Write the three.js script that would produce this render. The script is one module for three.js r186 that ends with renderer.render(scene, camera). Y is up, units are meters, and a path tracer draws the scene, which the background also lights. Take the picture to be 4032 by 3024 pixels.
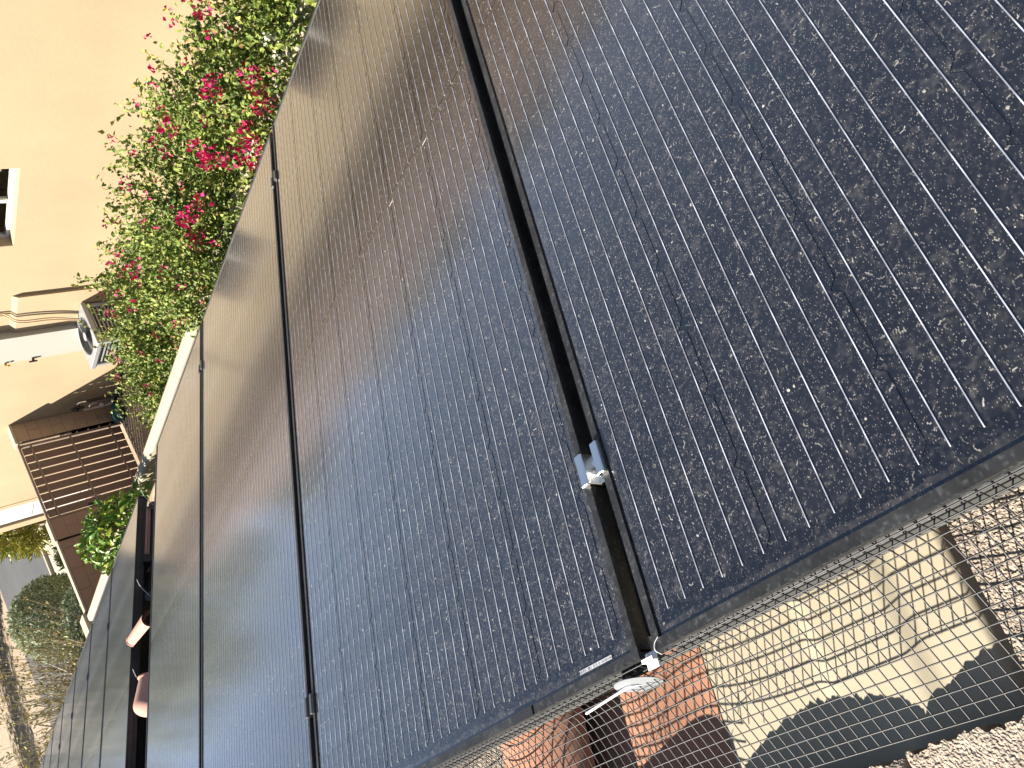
import * as THREE from 'three';
import { mergeGeometries, toCreasedNormals } from 'three/addons/utils/BufferGeometryUtils.js';
import { RoundedBoxGeometry } from 'three/addons/geometries/RoundedBoxGeometry.js';

// ---------------------------------------------------------------- camera, sky, sun, exposure
const scene = new THREE.Scene();
const renderer = new THREE.WebGLRenderer({ antialias: true });
renderer.toneMapping = THREE.LinearToneMapping;
renderer.toneMappingExposure = 3.3;
renderer.shadowMap.enabled = true;

// a phone held upright on the roof; the picture is stored lying on its side
const camera = new THREE.PerspectiveCamera(52.0, 4 / 3, 0.02, 2000);
camera.position.set(-0.6034, 0.5693, 0.0656);
camera.up.set(-0.5491, -0.2121, 0.8084);
camera.lookAt(-0.6034 + 0.67945, 0.5693 - 0.67654, 0.0656 + 0.28397);
scene.add(camera);

const SUN = new THREE.Vector3(0.58, 0.71, -0.48).normalize();
function makeSky() {
  const w = 512, h = 256, d = new Float32Array(w * h * 4), dir = new THREE.Vector3();
  for (let j = 0; j < h; j++) for (let i = 0; i < w; i++) {
    const th = (j + 0.5) / h * Math.PI - Math.PI / 2, ph = (i + 0.5) / w * 2 * Math.PI - Math.PI;
    dir.set(Math.cos(th) * Math.cos(ph), Math.sin(th), Math.cos(th) * Math.sin(ph));
    const e = Math.max(dir.y, 0), k = Math.pow(1 - e, 4);
    const c = Math.max(dir.dot(SUN), 0), glow = 0.10 * Math.pow(c, 6) + 0.45 * Math.pow(c, 60);
    const r = 0.040 + (0.28 - 0.040) * k + glow, g = 0.066 + (0.36 - 0.066) * k + glow, b = 0.118 + (0.50 - 0.118) * k + glow * 0.95;
    const o = (j * w + i) * 4; d[o] = r; d[o + 1] = g; d[o + 2] = b; d[o + 3] = 1;
  }
  const t = new THREE.DataTexture(d, w, h, THREE.RGBAFormat, THREE.FloatType);
  t.mapping = THREE.EquirectangularReflectionMapping; t.magFilter = THREE.LinearFilter; t.minFilter = THREE.LinearFilter;
  t.wrapS = THREE.RepeatWrapping; t.needsUpdate = true; return t;
}
const skyTex = makeSky();
scene.background = skyTex; scene.environment = skyTex;
const sun = new THREE.DirectionalLight(new THREE.Color(1.0, 0.93, 0.82), 4.6);
sun.position.copy(SUN).multiplyScalar(60).add(new THREE.Vector3(8, 0, 4)); sun.target.position.set(8, 0, 4);
sun.castShadow = true; sun.shadow.mapSize.set(4096, 4096); sun.shadow.radius = 1;
Object.assign(sun.shadow.camera, { left: -30, right: 30, top: 30, bottom: -30, near: 1, far: 160 });
scene.add(sun, sun.target);

// ---------------------------------------------------------------- helpers
const H = 4.3, GY = -H;                         // the ground lies this far below the near corner of the panels
const SL = 22.6 * Math.PI / 180;                // roof pitch
const merge = gs => mergeGeometries(gs.map(g => { const q = g.index ? g.toNonIndexed() : g; for (const k of Object.keys(q.attributes)) if (!['position', 'normal', 'uv'].includes(k)) q.deleteAttribute(k); return q; }));
const V3 = (x, y, z) => new THREE.Vector3(x, y, z);
function rng(seed) { let a = seed >>> 0; return () => { a = (a + 0x6D2B79F5) | 0; let t = Math.imul(a ^ (a >>> 15), 1 | a); t = (t + Math.imul(t ^ (t >>> 7), 61 | t)) ^ t; return ((t ^ (t >>> 14)) >>> 0) / 4294967296; }; }
function hash(x, y, s) { let n = (Math.imul(x, 374761393) + Math.imul(y, 668265263) + Math.imul(s, 1274126177)) | 0; n = Math.imul(n ^ (n >>> 13), 1274126177); return ((n ^ (n >>> 16)) >>> 0) / 4294967296; }
function vnoise(x, y, s, per = 0) {
  const xi = Math.floor(x), yi = Math.floor(y), fx = x - xi, fy = y - yi, u = fx * fx * (3 - 2 * fx), v = fy * fy * (3 - 2 * fy);
  const m = per ? (a => ((a % per) + per) % per) : (a => a);
  const a = hash(m(xi), m(yi), s), b = hash(m(xi + 1), m(yi), s), c = hash(m(xi), m(yi + 1), s), d = hash(m(xi + 1), m(yi + 1), s);
  return a + (b - a) * u + (c - a) * v + (a - b - c + d) * u * v;
}
function fbm(x, y, s, oct, per = 0) { let a = 0, k = 0.5, n = 0; for (let i = 0; i < oct; i++) { a += k * vnoise(x, y, s + i * 17, per); n += k; k *= 0.55; x *= 2; y *= 2; if (per) per *= 2; } return a / n; }
const toS = c => c <= 0.0031308 ? c * 12.92 : 1.055 * Math.pow(c, 1 / 2.4) - 0.055;
const S8 = new Uint8Array(4097); for (let i = 0; i <= 4096; i++) S8[i] = Math.round(255 * toS(i / 4096));
const s8 = c => S8[Math.max(0, Math.min(4096, Math.round(c * 4096)))];
function tex(w, h, fn, color = true, rep = true) {
  const d = new Uint8Array(w * h * 4), o = [0, 0, 0];
  for (let j = 0; j < h; j++) for (let i = 0; i < w; i++) {
    fn((i + 0.5) / w, (j + 0.5) / h, o); const p = (j * w + i) * 4;
    if (color) { d[p] = s8(o[0]); d[p + 1] = s8(o[1]); d[p + 2] = s8(o[2]); } else { d[p] = d[p + 1] = d[p + 2] = Math.max(0, Math.min(255, o[0] * 255)); }
    d[p + 3] = 255;
  }
  return dtex(d, w, h, color, rep);
}
function dtex(d, w, h, color, rep = true) {
  const t = new THREE.DataTexture(d, w, h); t.magFilter = THREE.LinearFilter; t.minFilter = THREE.LinearFilter;
  if (rep) t.wrapS = t.wrapT = THREE.RepeatWrapping; if (color) t.colorSpace = THREE.SRGBColorSpace; t.needsUpdate = true; return t;
}
const lin = (r, g, b) => new THREE.Color().setRGB(r, g, b);
const std = (r, g, b, rough = 0.8, extra = {}) => new THREE.MeshStandardMaterial({ color: lin(r, g, b), roughness: rough, ...extra });
const used = {};
function numbered(n) { const k = used[n] = (used[n] ?? -1) + 1; return k ? n + '_' + String(k).padStart(3, '0') : n; }
function tag(o, label, category, group, kind) { if (label) o.userData.label = label; if (category) o.userData.category = category; if (group) o.userData.group = group; if (kind) o.userData.kind = kind; return o; }
function sh(o) { o.castShadow = true; o.receiveShadow = true; return o; }
function thing(name, label, category, group) { const g = new THREE.Group(); g.name = numbered(name); scene.add(g); return tag(g, label, category, group); }
function part(parent, name, geo, mat, kind) { const m = sh(new THREE.Mesh(geo, mat)); m.name = name; if (kind) m.userData.kind = kind; parent.add(m); return m; }
function solo(name, geo, mat, label, category, group) { const m = sh(new THREE.Mesh(geo, mat)); m.name = numbered(name); scene.add(m); return tag(m, label, category, group); }
function structure(name, geo, mat) { const m = sh(new THREE.Mesh(geo, mat)); m.name = name; m.userData.kind = 'structure'; scene.add(m); return m; }
function box(x0, x1, y0, y1, z0, z1, r = 0) {
  const g = r ? new RoundedBoxGeometry(x1 - x0, y1 - y0, z1 - z0, 2, r) : new THREE.BoxGeometry(x1 - x0, y1 - y0, z1 - z0);
  g.translate((x0 + x1) / 2, (y0 + y1) / 2, (z0 + z1) / 2); return g;
}
// box whose uv are metres (planar by face)
function metreUV(g, s = 1) {
  const gg = g.index ? g.toNonIndexed() : g; gg.computeVertexNormals();
  const p = gg.attributes.position, n = gg.attributes.normal, uv = new Float32Array(p.count * 2);
  for (let i = 0; i < p.count; i++) {
    const ax = Math.abs(n.getX(i)), ay = Math.abs(n.getY(i)), az = Math.abs(n.getZ(i));
    let a, b; if (ay >= ax && ay >= az) { a = p.getX(i); b = p.getZ(i); } else if (ax >= az) { a = p.getZ(i); b = p.getY(i); } else { a = p.getX(i); b = p.getY(i); }
    uv[2 * i] = a * s; uv[2 * i + 1] = b * s;
  }
  gg.setAttribute('uv', new THREE.BufferAttribute(uv, 2)); return gg;
}
function tube(pts, r, seg = 24, rad = 6, closed = false) { return new THREE.TubeGeometry(new THREE.CatmullRomCurve3(pts, closed), seg, r, rad, closed); }
// a bar with square-ish section through straight points
function rod(pts, r, rad = 5) {
  const gs = []; for (let i = 0; i + 1 < pts.length; i++) {
    const d = pts[i + 1].clone().sub(pts[i]), l = d.length(); if (l < 1e-6) continue;
    const g = new THREE.CylinderGeometry(r, r, l, rad, 1, false); g.translate(0, l / 2, 0);
    g.applyQuaternion(new THREE.Quaternion().setFromUnitVectors(V3(0, 1, 0), d.normalize())); g.translate(pts[i].x, pts[i].y, pts[i].z); gs.push(g);
  } return merge(gs);
}
// tapered branch through points
function branch(pts, r0, r1, seg = 8, rad = 6) {
  const c = new THREE.CatmullRomCurve3(pts), g = new THREE.TubeGeometry(c, seg, 1, rad, false), p = g.attributes.position;
  for (let i = 0; i <= seg; i++) { const q = c.getPointAt(i / seg), r = r0 + (r1 - r0) * i / seg; for (let j = 0; j <= rad; j++) { const k = i * (rad + 1) + j; p.setXYZ(k, q.x + (p.getX(k) - q.x) * r, q.y + (p.getY(k) - q.y) * r, q.z + (p.getZ(k) - q.z) * r); } }
  g.computeVertexNormals(); return g;
}
// a sheet given by f(a, b) -> Vector3
function sheet(na, nb, f, uvf) {
  const pos = [], uv = [], idx = [];
  for (let j = 0; j <= nb; j++) for (let i = 0; i <= na; i++) { const p = f(i / na, j / nb); pos.push(p.x, p.y, p.z); const t = uvf ? uvf(i / na, j / nb, p) : [i / na, j / nb]; uv.push(t[0], t[1]); }
  for (let j = 0; j < nb; j++) for (let i = 0; i < na; i++) { const a = j * (na + 1) + i, b = a + 1, c = a + na + 1, d = c + 1; idx.push(a, c, b, b, c, d); }
  const g = new THREE.BufferGeometry(); g.setAttribute('position', new THREE.Float32BufferAttribute(pos, 3)); g.setAttribute('uv', new THREE.Float32BufferAttribute(uv, 2)); g.setIndex(idx); g.computeVertexNormals(); return g;
}
// roof frame: local x = along the eave (u), y = off the roof (h), z = down the slope (v)
function onRoof(o) { o.rotation.x = SL; return o; }
const roofP = (u, v, h) => V3(u, h * Math.cos(SL) - v * Math.sin(SL), h * Math.sin(SL) + v * Math.cos(SL));

// ---------------------------------------------------------------- common materials
const stuccoBump = tex(512, 512, (u, v, o) => { o[0] = 0.55 * fbm(u * 40, v * 40, 3, 3, 40) + 0.45 * vnoise(u * 160, v * 160, 9, 160); }, false);
function stucco(r, g, b, amp = 0.12, s = 5) {
  const m = tex(512, 512, (u, v, o) => { const k = 1 + amp * (fbm(u * 3, v * 3, s, 4, 3) - 0.5) * 2 + 0.05 * (vnoise(u * 128, v * 128, s + 7, 128) - 0.5); o[0] = r * k; o[1] = g * k * (1 + 0.02 * (fbm(u * 5, v * 5, s + 3, 2, 5) - 0.5)); o[2] = b * k; });
  m.repeat.set(0.33, 0.33); const bm = stuccoBump.clone(); bm.repeat.set(0.8, 0.8); bm.needsUpdate = true;
  return new THREE.MeshStandardMaterial({ map: m, bumpMap: bm, bumpScale: 0.0012, roughness: 0.92 });
}
const M = {
  houseWall: stucco(0.41, 0.32, 0.20, 0.11, 21), yardWall: stucco(0.36, 0.315, 0.235, 0.10, 31), block: stucco(0.30, 0.20, 0.145, 0.10, 41), tan: stucco(0.34, 0.25, 0.165, 0.06, 51),
  white: std(0.62, 0.61, 0.57, 0.5), black: std(0.012, 0.012, 0.013, 0.5), darkMetal: std(0.02, 0.02, 0.022, 0.4, { metalness: 0.3 }),
  silver: std(0.82, 0.82, 0.80, 0.28, { metalness: 1 }), dullSteel: std(0.42, 0.44, 0.46, 0.45, { metalness: 0.55 }),
};

// ---------------------------------------------------------------- dust on the glass: what lies on each panel
const PW = 1.0, PL = 1.994, GAP = 0.0258;
function dustMaps(seed, heavy, flakes) {
  const W = 2048, Hh = 2048, cov = new Float32Array(W * Hh), R = rng(seed);
  const du = PW / W, dv = PL / Hh;                // metres per texel
  for (let j = 0; j < Hh; j++) for (let i = 0; i < W; i++) {
    const x = i * du, y = j * dv; let c = 0;
    c += 0.003 + 0.012 * Math.pow(fbm(x * 9, y * 9, seed, 3), 1.5) + 0.05 * Math.pow(vnoise(x * 330, y * 330, seed + 5), 4) * (0.5 + vnoise(x * 28, y * 28, seed + 8));
    const g = fbm(x * 120, y * 120, seed + 11, 3); c += 0.22 * Math.max(0, g - 0.62);
    // dirt that has collected along the frame, ragged
    const e = Math.min(x - 0.011, PW - 0.011 - x, y - 0.011, PL - 0.011 - y), lim = 0.006 + 0.016 * Math.pow(fbm(x * 45, y * 45, seed + 3, 3), 2);
    if (e < lim) c += 0.10 * fbm(x * 260, y * 260, seed + 6, 2) * (0.4 + vnoise(x * 60, y * 60, seed + 2));
    cov[j * W + i] = c;
  }
  const put = (x, y, a) => { const i = Math.round(x / du), j = Math.round(y / dv); if (i >= 0 && j >= 0 && i < W && j < Hh) { const k = j * W + i; cov[k] = Math.max(cov[k], a); } };
  for (let n = 0; n < 130000 * heavy; n++) put(R() * PW, R() * PL, 0.14 + 0.86 * Math.pow(R(), 1.9));
  for (let n = 0; n < 9000; n++) { const d = 0.0115 + 0.012 * Math.pow(R(), 3), al = 0.2 + 0.75 * R() * R(), k = R(); let x, y; if (k < 0.42) { x = d; y = R() * PL; } else if (k < 0.84) { x = PW - d; y = R() * PL; } else { x = R() * PW; y = k < 0.92 ? d : PL - d; } const z = Math.floor(1 + 3 * R() * R()); if (vnoise(x * 70, y * 70, seed + 9) > 0.42) for (let q = 0; q < z; q++) put(x + q * du * (R() < 0.5 ? 1 : 0), y + q * dv * (R() - 0.5), al); }
  for (let n = 0; n < 11000 * heavy; n++) {        // lint and plant fibres
    let x = R() * PW, y = R() * PL, a = R() * 6.28, c = (R() - 0.5) * 1.2; const len = 0.0012 + 0.007 * Math.pow(R(), 2.8), al = 0.20 + 0.80 * R() * R(), st = 0.0004;
    for (let s = 0; s < len; s += st) { x += Math.cos(a) * st; y += Math.sin(a) * st; a += c * 0.35 + (R() - 0.5) * 0.9; if (R() < 0.06) c = (R() - 0.5) * 1.6; put(x, y, al * (0.6 + 0.5 * R())); if (R() < 0.15) put(x + du, y, al * 0.5); }
  }
  for (let n = 0; n < flakes; n++) {         // flakes and droppings
    const x = R() * PW, y = R() * PL, a = R() * 3.14, p = 0.0007 + 0.0011 * R(), q = p * (0.5 + 0.5 * R()), ca = Math.cos(a), sa = Math.sin(a), al = 0.55 + 0.45 * R();
    for (let yy = -0.003; yy <= 0.003; yy += dv * 0.6) for (let xx = -0.003; xx <= 0.003; xx += du * 0.7) { const b = (xx * ca + yy * sa) / p, c = (-xx * sa + yy * ca) / q; if (b * b + c * c < 1) put(x + xx, y + yy, al); }
  }
  const col = new Uint8Array(W * Hh * 4), rou = new Uint8Array(W * Hh * 4);
  for (let k = 0; k < W * Hh; k++) {
    const c = Math.min(1, cov[k]), i = k * 4, br = 1 - c;
    col[i] = s8(0.0042 * br + 0.56 * c); col[i + 1] = s8(0.0042 * br + 0.52 * c); col[i + 2] = s8(0.0056 * br + 0.44 * c); col[i + 3] = 255;
    const r = Math.min(1, 0.15 + 0.85 * c); rou[i] = rou[i + 1] = rou[i + 2] = Math.round(r * 255); rou[i + 3] = 255;
  }
  return [dtex(col, W, Hh, true), dtex(rou, W, Hh, false)];
}
function glassMats(seed, heavy, flakes) {
  const [c, r] = dustMaps(seed, heavy, flakes);
  const mk = k => new THREE.MeshPhysicalMaterial({ color: lin(k, k, k), map: c, roughnessMap: r, roughness: 1, ior: 1.7, specularIntensity: 1, clearcoat: 1, clearcoatRoughness: 0.105, sheen: 1, sheenColor: lin(0.60, 0.575, 0.47), sheenRoughness: 0.22 });
  return { cell: mk(1), gap: mk(0.55) };
}
const glass1 = glassMats(101, 1.2, 190), glass2 = glassMats(202, 1.4, 420), glass3 = glassMats(303, 1.4, 800);
const frameTex = tex(512, 512, (u, v, o) => { const a = fbm(u * 24, v * 24, 71, 4, 24), b = Math.pow(vnoise(u * 150, v * 150, 73, 150), 6), k = 0.012 + 0.035 * Math.max(0, a - 0.28) + 0.06 * b; o[0] = k; o[1] = k * 1.03; o[2] = k * 1.04; });
frameTex.repeat.set(2.5, 2.5);
const frameMat = new THREE.MeshStandardMaterial({ map: frameTex, roughness: 0.48, metalness: 0.15 });
const busMat = std(0.50, 0.53, 0.60, 0.42, { metalness: 0.2, vertexColors: true });

// ---------------------------------------------------------------- solar panels
// frame section: a = inward from the outer edge, h = height below the frame's top
const SEC = [[0, 0], [0.0105, 0], [0.0105, -0.004], [0.007, -0.004], [0.007, -0.033], [0.024, -0.033], [0.024, -0.035], [0, -0.035], [0, -0.026], [0.0035, -0.0245], [0.0035, -0.0085], [0, -0.007]];
function railGeo(len) { const s = new THREE.Shape(SEC.map(p => new THREE.Vector2(p[0], p[1]))); const g = new THREE.ExtrudeGeometry(s, { depth: len, bevelEnabled: false, steps: 1 }); return metreUV(g); }
const railLong = railGeo(PL - 0.0212), railShort = railGeo(PW);
const CP = 0.1598, RP = 0.0795, MU = (PW - 6 * CP) / 2, MID = 0.018, MV = (PL - 24 * RP - MID) / 2;
function cellGeo(w, l, c) { const s = new THREE.Shape([[-w, -l + c], [-w + c, -l], [w - c, -l], [w, -l + c], [w, l - c], [w - c, l], [-w + c, l], [-w, l - c]].map(p => new THREE.Vector2(...p))); const g = new THREE.ExtrudeGeometry(s, { depth: 0.0003, bevelEnabled: false }); g.rotateX(Math.PI / 2); g.translate(0, 0.0, 0); return g; }
// soldered ribbon: brighter and duller along its length
const ribbon = n => { const g = new THREE.BoxGeometry(0.00095, 0.0004, 12 * RP + 0.006, 1, 1, n).toNonIndexed(), p = g.attributes.position, c = new Float32Array(p.count * 3); for (let i = 0; i < p.count; i++) { const z = Math.floor((p.getZ(i) + 1) * 101.7), k = 0.55 + 0.85 * Math.pow(hash(z, 5, 12), 2.2); c[3 * i] = c[3 * i + 1] = c[3 * i + 2] = k; } g.setAttribute('color', new THREE.BufferAttribute(c, 3)); return g; }, busGeo = ribbon(96), busCoarse = ribbon(12);
function panelUV(g, x0, z0, flip) { const p = g.attributes.position, uv = new Float32Array(p.count * 2); for (let i = 0; i < p.count; i++) { let a = (p.getX(i) + x0) / PW, b = (p.getZ(i) + z0) / PL; if (flip & 1) a = 1 - a; if (flip & 2) b = 1 - b; uv[2 * i] = a; uv[2 * i + 1] = b; } g.setAttribute('uv', new THREE.BufferAttribute(uv, 2)); return g; }
const YG = -0.0018;                             // the glass lies a little below the frame
function solarPanel(u0, mats, detail, flip, label) {
  const g = thing('solar_panel', label, 'solar panel', 'solar panels on the roof'); onRoof(g); g.position.copy(roofP(u0, 0, 0));
  const lo = part(g, 'frame_rail', railShort, frameMat); lo.rotation.y = -Math.PI / 2; lo.position.set(PW, 0, 0);   // short rails run along u, long rails along v
  const hi = part(g, 'frame_rail', railShort, frameMat); hi.rotation.y = Math.PI / 2; hi.position.set(0, 0, PL);
  const le = part(g, 'frame_rail', railLong, frameMat); le.position.set(0, 0, 0.0106);
  const ri = part(g, 'frame_rail', railLong, frameMat); ri.rotation.y = Math.PI; ri.position.set(PW, 0, PL - 0.0106);
  const back = part(g, 'glass_laminate', panelUV(box(0.0072, PW - 0.0072, YG - 0.006, YG - 0.0006, 0.0072, PL - 0.0072), 0, 0, flip), detail ? mats.gap : mats.cell);
  if (detail) {
    for (let r = 0; r < 24; r++) for (let c = 0; c < 6; c++) {
      const x = MU + (c + 0.5) * CP, z = MV + (r + 0.5) * RP + (r >= 12 ? MID : 0);
      const m = part(g, 'solar_cell', panelUV(cellGeo(0.0787, 0.03968, 0.0085), x, z, flip), mats.cell); m.position.set(x, YG, z);
    }
    part(g, 'middle_strip', panelUV(box(MU, PW - MU, YG - 0.0005, YG - 0.0001, PL / 2 - MID / 2 + 0.0012, PL / 2 + MID / 2 - 0.0012), 0, 0, flip), mats.cell);
  }
  const spots = [];
  for (let c = 0; c < 6; c++) for (let b = 0; b < 6; b++) for (let k = 0; k < 2; k++) spots.push([MU + c * CP + CP * (b + 0.5) / 6, MV + 6 * RP + k * (12 * RP + MID)]);
  if (detail) for (const [x, z] of spots) { const m = part(g, 'busbar', busGeo, busMat); m.position.set(x, YG + 0.0008, z); }
  else part(g, 'busbars', mergeGeometries(spots.map(([x, z]) => busCoarse.clone().translate(x, YG + 0.0002, z))), busMat, 'stuff');
  return g;
}
const U0 = [-1.0];
for (let k = 0; k < 3; k++) U0.push(GAP + k * (PW + GAP));
for (let k = 0; k < 7; k++) U0.push(3.632 + k * (PW + GAP));
const PLAB = ['dusty black solar panel closest to the viewer with the widest spaced silver lines', 'dusty black solar panel with a small barcode label at its mesh side edge',
  'third solar panel from the viewer, between two black gaps with small clamps', 'last solar panel before the wide black gap with the clay tiles',
  'first grey-green solar panel beyond the wide black gap with the clay tiles', 'second solar panel beyond the wide black gap', 'third solar panel beyond the wide black gap', 'fourth solar panel beyond the wide black gap',
  'fifth solar panel beyond the wide black gap', 'sixth solar panel beyond the wide black gap', 'farthest solar panel, beside the twiggy shrub'];
const panels = U0.map((u, i) => solarPanel(u, i === 0 ? glass1 : i === 1 ? glass2 : glass3, i === 0 ? 2 : i === 1 ? 1 : 0, i % 4, PLAB[i]));
{ // barcode sticker under the glass edge of the second panel
  const bar = tex(512, 32, (u, v, o) => { const lo = u < 0.30; let k = 0.42; if (lo) k = (v > 0.25 && v < 0.8 && vnoise(u * 260, 1, 5) > 0.5) ? 0.12 : 0.38; else { const n = hash(Math.floor((u - 0.3) * 150), 3, 9); if (v > 0.12 && v < 0.9 && n > 0.5) k = 0.07; } o[0] = k; o[1] = k * 1.02; o[2] = k * 1.06; });
  const m = part(panels[1], 'barcode_label', new THREE.BoxGeometry(0.062, 0.0003, 0.0042), new THREE.MeshStandardMaterial({ map: bar, roughness: 0.4 })); m.position.set(0.100 - GAP, YG + 0.0009, 0.0165); m.rotation.y = -0.01;
}

// mid clamps and the racking beneath
const clampShape = new THREE.Shape([[-0.0085, 0.0004], [-0.0085, 0.0042], [-0.0075, 0.0052], [0.0015, 0.0052], [0.003, 0.0035], [0.003, -0.015], [0.0228, -0.015], [0.0228, 0.0035], [0.0243, 0.0052], [0.0333, 0.0052], [0.0343, 0.0042], [0.0343, 0.0004], [0.0252, 0.0004], [0.0252, -0.018], [0.0006, -0.018], [0.0006, 0.0004]].map(p => new THREE.Vector2(...p)));
const clampGeo = new THREE.ExtrudeGeometry(clampShape, { depth: 0.038, bevelEnabled: true, bevelSize: 0.0005, bevelThickness: 0.0005, bevelSegments: 1 });
const boltGeo = merge([new THREE.CylinderGeometry(0.0062, 0.0066, 0.006, 6).translate(0, 0.003, 0), new THREE.CylinderGeometry(0.0038, 0.0038, 0.007, 10).translate(0, 0.0085, 0)]);
const clampAt = (u, v, label, mat = M.silver) => { const g = thing('panel_clamp', label, 'clamp', 'clamps between the solar panels'); onRoof(g); g.position.copy(roofP(u, v, 0)); part(g, 'clamp_channel', clampGeo, mat); const b = part(g, 'bolt', boltGeo, mat); b.position.set(0.0128, -0.015, 0.021); return g; };
clampAt(0, 0.197, 'bright silver clamp with a bolt in the nearest black gap');
const dimSteel = std(0.16, 0.16, 0.15, 0.35, { metalness: 0.8 });
clampAt(GAP + PW, 0.200, 'dark reflecting clamp low in the second black gap, near the mesh side', dimSteel);
clampAt(GAP + PW, 1.742, 'small clamp high in the second black gap, near the flowering hedge', dimSteel);
clampAt(2 * GAP + 2 * PW, 1.748, 'small clamp in the third black gap, near the pale wall', dimSteel);
for (let k = 0; k < 6; k++) clampAt(U0[4 + k] + PW, 1.60, `tiny dark clamp in the ${['first', 'second', 'third', 'fourth', 'fifth', 'sixth'][k]} seam beyond the wide black gap`, M.darkMetal);
for (const [a, b, v, lab] of [[-1.1, 3.1, 0.216, 'black racking rail under the nearest panels, mesh side'], [-1.1, 3.1, 1.768, 'black racking rail under the nearest panels, hedge side'], [3.6, 10.9, 0.30, 'black racking rail under the far panels, mesh side'], [3.6, 10.9, 1.62, 'black racking rail under the far panels, hedge side']]) {
  const g = thing('racking_rail', lab, 'rail', 'racking rails under the panels'); onRoof(g);
  part(g, 'rail_body', box(a, b, -0.076, -0.0362, v - 0.02, v + 0.02, 0.003), M.darkMetal);
  part(g, 'end_cap', box(a - 0.006, a - 0.0005, -0.077, -0.036, v - 0.021, v + 0.021), M.black);
}

// ---------------------------------------------------------------- the tiled roof the panels stand on
const clay = (r, g, b, s) => { const m = tex(512, 512, (u, v, o) => { const k = 1 + 0.16 * (fbm(u * 5, v * 5, s, 4, 5) - 0.5), d = vnoise(u * 90, v * 90, s + 4, 90) > 0.93 ? 0.72 : 1, p = 1 + 0.10 * (vnoise(u * 200, v * 200, s + 6, 200) - 0.5); o[0] = r * k * d * p; o[1] = g * k * d * p * (1 + 0.08 * (fbm(u * 9, v * 9, s + 2, 2, 9) - 0.5)); o[2] = b * k * d * p; }); m.repeat.set(3, 3); return m; };
const grainBump = tex(1024, 1024, (u, v, o) => { o[0] = 0.5 * vnoise(u * 170, v * 170, 61, 170) + 0.3 * vnoise(u * 340, v * 340, 62, 340) + 0.2 * fbm(u * 40, v * 40, 63, 2, 40); }, false);
grainBump.repeat.set(3, 3);
const sandMap = tex(1024, 1024, (u, v, o) => { const a = vnoise(u * 190, v * 190, 64, 190), b = vnoise(u * 380, v * 380, 65, 380), c = fbm(u * 14, v * 14, 66, 3, 14); let k = 0.16 + 0.27 * (0.6 * a + 0.4 * b) + 0.18 * (c - 0.5); if (b > 0.90) k *= 0.35; if (a > 0.9) k *= 1.25; const w = (vnoise(u * 240, v * 240, 67, 240) - 0.5) * 0.06; o[0] = k * (1.0 + w); o[1] = k * 0.82; o[2] = k * (0.64 - w); });
sandMap.repeat.set(3, 3);
const T = {
  orange: new THREE.MeshStandardMaterial({ map: clay(0.46, 0.225, 0.135, 81), roughness: 0.85 }), pink: new THREE.MeshStandardMaterial({ map: clay(0.44, 0.24, 0.18, 91), roughness: 0.85 }),
  beige: new THREE.MeshStandardMaterial({ map: (() => { const m = tex(512, 512, (u, v, o) => { const k = 1 + 0.10 * (fbm(u * 4, v * 4, 83, 4, 4) - 0.5) + (vnoise(u * 60, v * 60, 84, 60) > 0.965 ? -0.06 : 0); o[0] = 0.44 * k; o[1] = 0.385 * k; o[2] = 0.275 * k; }); m.repeat.set(3, 3); return m; })(), roughness: 0.6 }),
  sand: new THREE.MeshStandardMaterial({ map: sandMap, bumpMap: grainBump, bumpScale: 0.004, roughness: 0.95 }),
  underlay: std(0.02, 0.019, 0.018, 0.95),
};
const roof = onRoof(thing('tiled_roof', 'clay tile roof with mixed orange, beige and sandy tiles under the solar panels', 'roof'));
part(roof, 'roof_deck', box(-3.5, 12, -0.42, -0.205, -0.7, 2.35), T.underlay);
// a tile: sheet f(s across, t along) thickened downwards
function tileGeo(u0, u1, v0, v1, hf, th = 0.014, nu = 24, nv = 10, jag = 0, seed = 1) {
  const e = (a, b) => { const u = u0 + (u1 - u0) * a, j = jag * (fbm(u * 190, b * 3, seed, 3) - 0.5) * 2; const v = v0 + (v1 - v0) * b + (b > 0.99 ? j : 0); return V3(u, hf(u, v) + (jag ? 0.35 * jag * (fbm(u * 130, v * 130, seed + 1, 3) - 0.5) * 2 : 0), v); };
  const top = sheet(nu, nv, e, (a, b, p) => [p.x, p.z]);
  const bot = sheet(nu, nv, (a, b) => { const p = e(a, b); p.y -= th; return p; }, (a, b, p) => [p.x, p.z]); { const ix = bot.index.array; for (let i = 0; i < ix.length; i += 3) { const k = ix[i]; ix[i] = ix[i + 1]; ix[i + 1] = k; } bot.computeVertexNormals(); }
  const side = (f, n) => sheet(n, 1, (a, b) => { const p = f(a); p.y -= th * b; return p; }, (a, b, p) => [p.x + p.z, p.y]);
  return merge([top, bot, side(a => e(a, 1), nu), side(a => e(1 - a, 0), nu), side(a => e(0, a), nv), side(a => e(1, 1 - a), nv)]);
}
const smooth = (a, b, x) => { const t = Math.max(0, Math.min(1, (x - a) / (b - a))); return t * t * (3 - 2 * t); };
const arch = (uc, w, base, rise) => u => base + rise * Math.sqrt(Math.max(0, 1 - Math.pow((u - uc) / w, 2)));
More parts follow.
